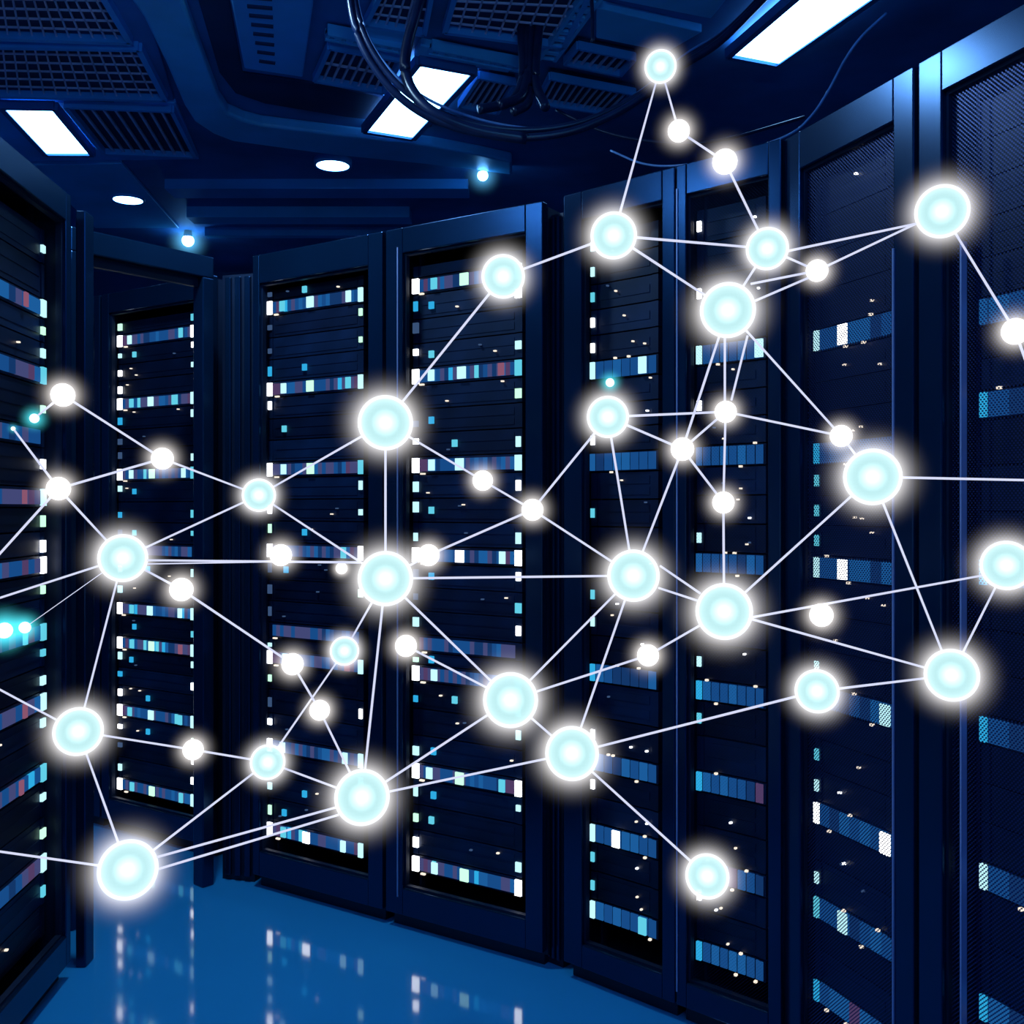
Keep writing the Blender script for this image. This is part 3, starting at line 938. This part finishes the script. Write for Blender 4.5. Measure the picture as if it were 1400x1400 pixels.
def link(a, b, label=None, pa=None, pb=None, r=0.0016):
    """thin rod of light; pa/pb shift an end sideways on its orb (pixels)"""
    A = POS[a].copy(); B = (POS[b] if b in POS else pt(*b)).copy()
    if pa: A = pt(pa[0], pa[1], A.y)
    if pb: B = pt(pb[0], pb[1], B.y)
    eye = Vector((0, 0, EYE))
    d = (B - A).normalized()
    n = (A - eye).cross(B - eye).normalized()          # each end leaves its orb at the rim
    if not pa: A += n.cross((A - eye).normalized()).normalized() * RAD[a] * 1.0
    if b in RAD and not pb: B -= n.cross((B - eye).normalized()).normalized() * RAD[b] * 1.0
    V, Fc = [], []
    L = (B - A)
    tube(V, Fc, [(0, 0, 0), tuple(L * 0.5), tuple(L)], r, 8)
    lab = label or 'thin white line from %s to %s' % (SHORT[a], SHORT[b])
    o = obj('light_line', mesh('light_line', V, Fc, M['link'], smooth=True), None, A)
    tag(o, lab, 'light line', 'network light lines')

for a, b in ((16, 17), (16, 26), (26, 27), (27, 18), (17, 18), (17, 2), (17, 19), (18, 28), (18, 2), (1, 29), (2, 36), (2, 38), (20, 35),
             (35, 38), (20, 36), (36, 35), (36, 37), (35, 37), (36, 7), (20, 7), (20, 34), (37, 8), (34, 41), (41, 6), (34, 7), (3, 19), (3, 33),
             (33, 34), (3, 6), (3, 21), (21, 6), (21, 5), (31, 21), (31, 30), (31, 32), (32, 5), (30, 'a'), (32, 'e'), (6, 7), (5, 42),
             (42, 43), (43, 44), (44, 11), (25, 24), (6, 25), (6, 9), (46, 9), (6, 11), (5, 15), (15, 12), (15, 45), (45, 24), (24, 11), (24, 12),
             (9, 7), (9, 47), (47, 8), (9, 10), (9, 11), (10, 11), (10, 7), (10, 22), (10, 23), (8, 4), (8, 13), (22, 13), (13, 14), (4, 13), (4, 38)):
    link(a, b)
link(1, 18, None, (1252, 306), (1078, 343))
link(1, 28)
link(2, 35, 'left of two thin lines from big upper right-center orb straight down', (991, 461), (991, 549))
link(2, 35, 'right slanting one of two thin lines below big upper right-center orb', (1022, 459), (1000, 547))
link(28, 2, 'lower of two lines from small upper right orb to big upper right-center orb', (1105, 380), (1033, 411))
link(28, 2, 'upper of two lines from small upper right orb to big upper right-center orb', (1103, 373), (1027, 388))
link(5, 6, None, (201, 766), (492, 769))
link(5, 39, 'fainter second line just under the one right of big middle left orb', (201, 771), (372, 768), 0.001)
link(7, 8, 'upper of two short lines joining the middle center and right-center big orbs', (903, 774), (957, 811))
link(7, 8, 'lower of two short lines joining the middle center and right-center big orbs', (901, 804), (953, 821))
link(8, 14, None, (1028, 844), (1342, 787))
link(11, 12, 'upper of two lines from big lower left-center orb to lowest left orb', (459, 1104), (214, 1172))
link(11, 12, 'lower of two lines from big lower left-center orb to lowest left orb', (463, 1114), (217, 1188))
link(5, 'c', 'faint line from big middle left orb to paired small left spark', None, None, 0.0006)
link(29, (1412, 520, 0.87 * K), 'short line leaving the right edge below the small right edge orb')
link(4, (1430, 657, 1.0 * K), 'line leaving the right edge from the big middle right orb')
link(32, (-30, 790, 1.0 * K), 'line leaving the left edge down from the small left post orb')
link(5, (-30, 827, 1.1 * K), 'line leaving the left edge from the big middle left orb')
link(15, (-30, 927, 1.12 * K), 'line leaving the left edge from the big lower left orb')
link(12, (-30, 1160, 1.0 * K), 'line leaving the left edge from the lowest left orb')
